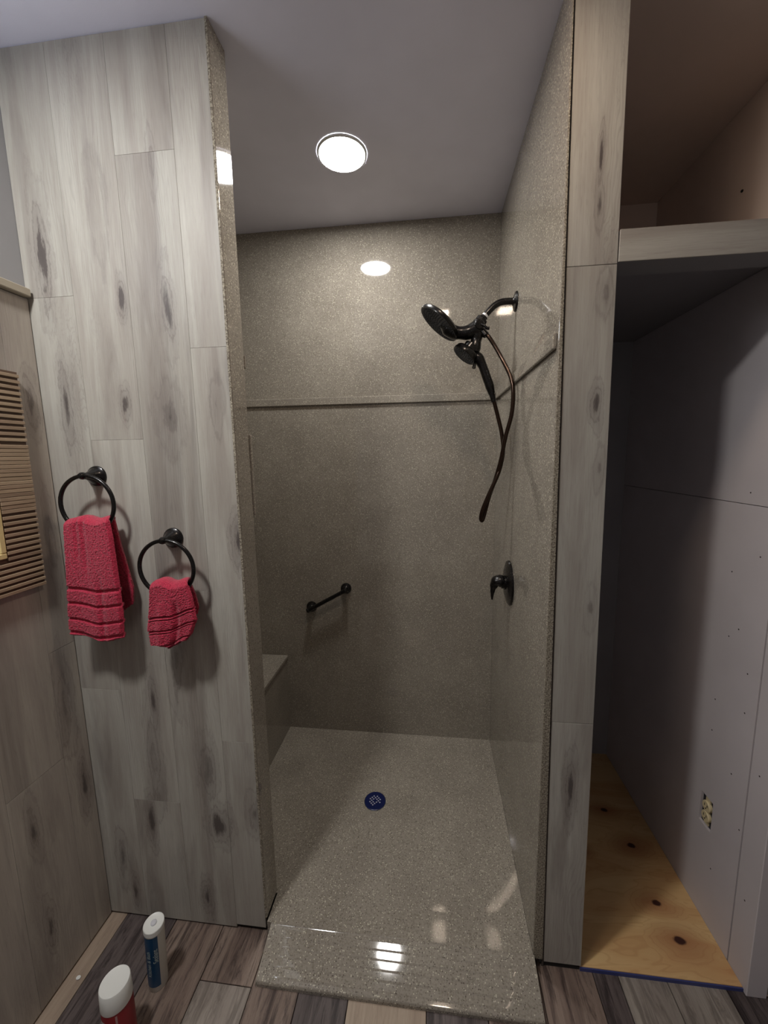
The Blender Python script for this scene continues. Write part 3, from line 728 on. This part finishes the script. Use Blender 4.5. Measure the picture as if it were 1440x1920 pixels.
def towel(label, left, right, zt, zbL, zbR, bands, bl, br, zbb, yfront, tilt, seed, folds, group='red towels on the towel rings'):
    """front flap (left/right edge x against length), over the ring, shorter back flap"""
    NU, NF, NT_, NB = 130, 270, 14, 120
    yb = YF - 0.024; rad = (yb - yfront) / 2
    bm = bmesh.new(); rows = []
    def pile(u, s, back=False):
        """height of the pile: bands are woven flat"""
        v = s + tilt * (u - 0.5) + 0.008 * sin(u * 9 + seed)
        h = 0.0055
        for (b0, b1) in bands:
            if not back:
                h -= 0.0052 * smooth(b0 - 0.006, b0 + 0.004, v) * (1 - smooth(b1 - 0.004, b1 + 0.006, v))
        return h
    def P(u, s, side):   # s 0 top .. 1 bottom of the flap
        if side == 'f':
            xl, xr = interp(left, s), interp(right, s); zb = lerp(zbL, zbR, u) - 0.003 * sin(pi * u) + 0.004 * sin(u * 7 + seed)
            y = yfront
        else:
            xl, xr = interp(bl, s), interp(br, s); zb = zbb
            y = yb + 0.004 * s; zb += 0.012 * (2 * u - 1) ** 4
        zz = zt - 0.010 - 0.004 * sin(u * pi * 3 + seed) + s * (zb - zt + 0.010)
        x = lerp(xl, xr, u)
        w_ = 0.0
        for (uc, wd, am, s0, s1) in folds:
            w_ += am * math.exp(-((u - uc) / wd) ** 2) * smooth(s0, s0 + 0.25, s) * (1 - smooth(s1 - 0.2, s1 + 0.01, s) * 0.9)
        w_ += 0.0022 * sin(u * 8 + seed * 3 + s * 2.0) * (0.4 + 0.6 * s)
        if side == 'f': y += w_ - 0.004 * s; 
        else: y += 0.3 * w_
        return Vector((x, y, zz))
    def disp(p, nrm_, h):
        f = noise.noise(p * 620) * 0.0011 + noise.noise(p * 260) * 0.0010
        return p + nrm_ * (h + f * (0.25 + h / 0.0055))
    for k in range(NF, -1, -1):
        s = k / NF; row = []
        for i in range(NU + 1):
            u = i / NU; p = P(u, s, 'f'); edge = min(u, 1 - u, (1 - s) * 2.2)
            h = pile(u, s) * smooth(0, 0.035, edge) ; q = disp(p, Vector((0, -1, 0)), h)
            q.y += 0.0035 * (1 - smooth(0, 0.045, min(u, 1 - u)))
            row.append(bm.verts.new(q))
        rows.append(row)
    for k in range(1, NT_):
        a = pi * k / NT_; row = []
        for i in range(NU + 1):
            u = i / NU; p1 = P(u, 0, 'f'); p2 = P(u, 0, 'b'); m = (p1 + p2) / 2
            r = (p2.y - p1.y) / 2
            p = Vector((lerp(p1.x, p2.x, k / NT_), m.y - r * cos(a), lerp(p1.z, p2.z, k / NT_) + r * 0.55 * sin(a)))
            row.append(bm.verts.new(disp(p, Vector((0, -cos(a), sin(a))), 0.0025 * smooth(0, 0.03, min(u, 1 - u)))))
        rows.append(row)
    for k in range(NB + 1):
        s = k / NB; row = []
        for i in range(NU + 1):
            u = i / NU; p = P(u, s, 'b')
            q = disp(p, Vector((0, -1, 0)), 0.002 * smooth(0, 0.05, min(u, 1 - u)))
            row.append(bm.verts.new(q))
        rows.append(row)
    for A, B in zip(rows, rows[1:]):
        for i in range(NU): bm.faces.new((A[i], A[i + 1], B[i + 1], B[i]))
    org = (lerp(left[0][1], right[0][1], 0.5), yfront + 0.01, zbL)
    # make sure normals point outwards (towards the room on the front flap)
    me = bpy.data.meshes.new('towel')
    bmesh.ops.translate(bm, vec=-Vector(org), verts=bm.verts)
    bm.normal_update()
    bm.faces.ensure_lookup_table()
    if bm.faces[NU * 40].normal.y > 0: bmesh.ops.reverse_faces(bm, faces=bm.faces)
    bm.to_mesh(me); bm.free()
    for p in me.polygons: p.use_smooth = True
    o = bpy.data.objects.new('towel', me); COL.objects.link(o); o.location = org; me.materials.append(M_terry)
    sm = o.modifiers.new('thickness', 'SOLIDIFY'); sm.thickness = 0.0075; sm.offset = -1
    ORG[o.name] = Vector(org)
    tag(o, label, 'towel', group)
    return o
towel('long red terry hand towel with three woven bands on upper left ring',
      [(0, -0.9500), (0.12, -0.9530), (0.5, -0.9600), (0.8, -0.9680), (1, -0.9700)], [(0, -0.8200), (0.12, -0.8150), (0.5, -0.8100), (0.8, -0.8080), (1, -0.8130)],
      1.300, 0.985, 0.972, [(0.555, 0.585), (0.690, 0.715), (0.835, 0.860), (0.955, 0.985)],
      [(0, -0.94), (1, -0.92)], [(0, -0.840), (0.3, -0.830), (0.8, -0.808), (1, -0.814)], 1.045, 0.888, 0.0, 1.3,
      [(0.42, 0.05, 0.004, -0.2, 0.5), (0.66, 0.05, 0.005, 0.35, 1.3), (0.28, 0.04, 0.003, -0.2, 0.4)])
towel('small red terry washcloth with slanting bands on lower right ring',
      [(0, -0.7260), (0.3, -0.7320), (0.7, -0.7440), (1, -0.7360)], [(0, -0.6180), (0.2, -0.6100), (0.6, -0.6020), (0.85, -0.6150), (1, -0.6350)],
      1.134, 0.962, 0.975, [(0.455, 0.490), (0.515, 0.530), (0.685, 0.715), (0.735, 0.750), (0.94, 0.98)],
      [(0, -0.72), (1, -0.71)], [(0, -0.640), (0.4, -0.628), (0.8, -0.622), (1, -0.628)], 1.025, 0.888, -0.16 * -1, 2.1,
      [(0.62, 0.06, 0.008, 0.15, 1.4), (0.3, 0.08, -0.003, 0.2, 1.4)])

# ------------------------------------------------------------------ mirror with slatted wooden frame
mir = empty('wall_mirror', (-1.022, 0.56, 1.126))
tag(mir, 'mirror in a grooved brown wooden slat frame on left planked wall', 'mirror')
M_slat = wood('stained_slat', 'Y', srgb(172, 152, 126), srgb(140, 118, 98), srgb(92, 72, 60), knots=0.5, rough=0.5, streak=0.7)
M_back = wood('dark_frame_backing', 'Y', srgb(100, 80, 66), srgb(84, 66, 54), srgb(56, 42, 34), rough=0.6)
M_cream = plain('cream_bead', srgb(212, 192, 138), 0.45)
YM0, YM1, ZM0, ZM1 = 0.240, 0.884, 1.126, 1.670
XW = -1.0475
bm = bmesh.new(); box(bm, XW + 0.012, XW + 0.024, YM0, YM1, ZM0, 1.216); box(bm, XW + 0.012, XW + 0.024, YM0, YM1, 1.580, ZM1)
box(bm, XW + 0.012, XW + 0.024, YM0, YM0 + 0.083, 1.216, 1.580); box(bm, XW + 0.012, XW + 0.024, YM1 - 0.083, YM1, 1.216, 1.580)
link('backing', bm, M_back, mir)
zs = []
z = ZM0
while z < 1.322: zs.append((z, z + 0.0078)); z += 0.0142
z = 1.3255
while z < 1.490: zs.append((z, z + 0.0088)); z += 0.0098
z = 1.4995
while z < ZM1 - 0.006: zs.append((z, z + 0.0078)); z += 0.0142
for (a, b) in zs:
    segs = [(YM0, YM1)] if (b < 1.2165 or a > 1.5795) else [(YM0, YM0 + 0.082), (YM1 - 0.082, YM1)]
    for (y0, y1) in segs:
        bx('slat', (XW + 0.0242, XW + 0.0295 + random.uniform(-0.0004, 0.0004), y0, y1, a, b), M_slat, mir, bev=0.0007)
bm = bmesh.new()
for (y0, y1, z0, z1) in ((YM0 + 0.0835, YM1 - 0.0835, 1.2175, 1.2315), (YM0 + 0.0835, YM1 - 0.0835, 1.5645, 1.5785), (YM0 + 0.0835, YM0 + 0.0975, 1.2316, 1.5644), (YM1 - 0.0975, YM1 - 0.0835, 1.2316, 1.5644)):
    box(bm, XW + 0.014, XW + 0.030, y0, y1, z0, z1, bev=0.002)
b_ = link('inner_bead', bm, M_cream, mir); b_['label'] = 'cream inner bead round the glass'
g_ = bx('mirror_glass', (XW + 0.014, XW + 0.018, YM0 + 0.098, YM1 - 0.098, 1.232, 1.564), plain('silvered_glass', (0.9, 0.9, 0.88, 1), 0.02, 1.0), mir)

# ------------------------------------------------------------------ outlet
out = empty('wall_outlet', (XR + 0.008, (OY0 + OY1) / 2, OZ0))
tag(out, 'cream duplex outlet in a bare black box in closet right wall', 'outlet')
bm = bmesh.new(); box(bm, XR + 0.0075, XR + 0.0105, OY0 + 0.0005, OY1 - 0.0005, OZ0 + 0.0005, OZ1 - 0.0005)
link('box', bm, plain('black_outlet_box', srgb(30, 32, 40), 0.5), out)
M_iv = plain('ivory_plastic', srgb(222, 206, 166), 0.4)
for zc in (0.337, 0.371):
    bm = bmesh.new(); lathe(bm, [(0.0165, 0.0), (0.0165, 0.007), (0.0150, 0.009), (0, 0.009)], (XR + 0.0075, 1.1510, zc), (-1, 0, 0), n=24)
    rc = link('receptacle', bm, M_iv, out, smooth=30)
    bm = bmesh.new()
    for dy in (-0.0055, 0.0055): box(bm, XR - 0.0022, XR - 0.0014, 1.151 + dy - 0.0009, 1.151 + dy + 0.0009, zc - 0.001, zc + 0.007)
    lathe(bm, [(0.0022, 0.0), (0.0022, 0.0008)], (XR - 0.0014, 1.151, zc - 0.007), (-1, 0, 0), n=10)
    link('slots', bm, M_gap, rc)
bx('yoke', (XR + 0.0035, XR + 0.0074, 1.142, 1.160, OZ0 + 0.006, OZ1 - 0.006), M_iv, out)

# ------------------------------------------------------------------ sealant tube and spray can
def text_mesh(body, size):
    cu = bpy.data.curves.new('t', 'FONT'); cu.body = body; cu.size = size; cu.extrude = 0
    ob = bpy.data.objects.new('t', cu); COL.objects.link(ob)
    dg = bpy.context.evaluated_depsgraph_get(); me = bpy.data.meshes.new_from_object(ob.evaluated_get(dg))
    bpy.data.objects.remove(ob); bpy.data.curves.remove(cu)
    bm = bmesh.new(); bm.from_mesh(me); bpy.data.meshes.remove(me)
    bmesh.ops.triangulate(bm, faces=bm.faces)
    bmesh.ops.subdivide_edges(bm, edges=[e for e in bm.edges if e.calc_length() > 0.004], cuts=2)
    return bm
TB = Vector((-0.7575, 0.8165, 0.0)); TAX = Vector((0.012, -0.008, 0.215)).normalized()
tb = empty('sealant_tube', TB); tag(tb, 'slim white sealant cartridge', 'sealant tube')
tb['label'] = 'slim white sealant cartridge with blue label, near the partition'
TR = 0.0238
bm = bmesh.new(); lathe(bm, [(0.0225, 0.0), (TR, 0.003), (TR, 0.190)], TB, TAX, n=48)
link('cartridge', bm, plain('cartridge_plastic', srgb(205, 202, 192), 0.4), tb, smooth=30)
bm = bmesh.new(); lathe(bm, [(TR, 0.1905), (0.0252, 0.1915), (0.0252, 0.2050), (0.0242, 0.2065), (0.0215, 0.2050), (0, 0.2048)], TB, TAX, n=48)
link('end_cap', bm, M_white, tb, smooth=30)
bm = bmesh.new(); lathe(bm, [(0.0075, 0.2046), (0.0070, 0.2085), (0.0055, 0.2095), (0, 0.2095)], TB, TAX, n=24)
nb = link('nub', bm, plain('clear_nub', srgb(200, 200, 206), 0.3), tb, smooth=30)
def wrap(bm, base, axis, r, th0, zoff):
    a, b, d = frame_of(axis)
    for v in bm.verts:
        th = th0 + v.co.x / r; rr = r + v.co.z
        v.co = Vector(base) + d * (v.co.y + zoff) + (Vector((cos(th), sin(th), 0))) * rr
def patch(r, x0, x1, z0, z1, n=24):
    bm = bmesh.new()
    q = [[bm.verts.new((lerp(x0, x1, i / n), zz, 0)) for zz in (z0, z1)] for i in range(n + 1)]
    for A, B in zip(q, q[1:]): bm.faces.new((A[0], B[0], B[1], A[1]))
    return bm
TH = math.radians(-92)
bm = patch(TR, -0.026, 0.0236, 0.018, 0.186); wrap(bm, TB, TAX, TR + 0.0003, TH, 0)
lab = link('printed_label', bm, plain('blue_label', srgb(8, 66, 104), 0.35), tb, smooth=30)
M_ink = plain('pale_ink', srgb(190, 205, 200), 0.5)
for body, size, xo, zo in (('Sealant', 0.0165, 0.0215, 0.100), ('Kitchen & Bath', 0.0145, 0.0030, 0.056)):
    bm = text_mesh(body, size)
    for v in bm.verts:                      # turned to read upwards
        x, y = v.co.x, v.co.y; v.co = Vector((xo - y, zo + x * 0.98, 0))
    wrap(bm, TB, TAX, TR + 0.0006, TH, 0)
    link('lettering', bm, M_ink, lab)

CB = Vector((-0.7600, 0.6930, 0.0)); UP = Vector((0, 0, 1)); CR = 0.033
can = empty('spray_can', CB); tag(can, 'red spray can with wide white cap at bottom edge', 'spray can')
bm = bmesh.new(); lathe(bm, [(0.031, 0.0), (CR, 0.003), (CR, 0.150), (0.031, 0.156), (0.0, 0.156)], CB, UP, n=56)
link('canister', bm, plain('red_can', srgb(128, 22, 30), 0.35), can, smooth=30)
bm = bmesh.new(); lathe(bm, [(0.0332, 0.150), (0.0338, 0.152), (0.0322, 0.198), (0.0310, 0.2000), (0.0285, 0.1990), (0, 0.1990)], CB, UP, n=56)
link('cap', bm, M_white, can, smooth=30)
bm = patch(CR, -0.034, -0.004, 0.02, 0.138)
for v in bm.verts:
    if v.co.y > 0.1: v.co.y -= 0.006 + 0.35 * abs(v.co.x + 0.004) * 0.2
wrap(bm, CB, UP, CR + 0.0003, -pi / 2, 0)
link('printed_label', bm, plain('can_label_white', srgb(190, 182, 178), 0.4), can, smooth=30)
bm = patch(CR, 0.020, 0.024, 0.02, 0.145); wrap(bm, CB, UP, CR + 0.0003, -pi / 2, 0)
link('label_stripe', bm, plain('can_stripe', srgb(176, 140, 140), 0.4), can, smooth=30)

chip = bmesh.new(); lathe(chip, [(0.0062, 0.0), (0.0062, 0.0012), (0.0052, 0.0018), (0, 0.0018)], (-0.990, 0.800, 0.0002), (0, 0, 1), n=20, sx=0.8)
c_ = link('plastic_chip', chip, M_white, None, (-0.990, 0.800, 0.0), smooth=30)
tag(c_, 'tiny white plastic disc lying by the left wall', 'plastic disc')
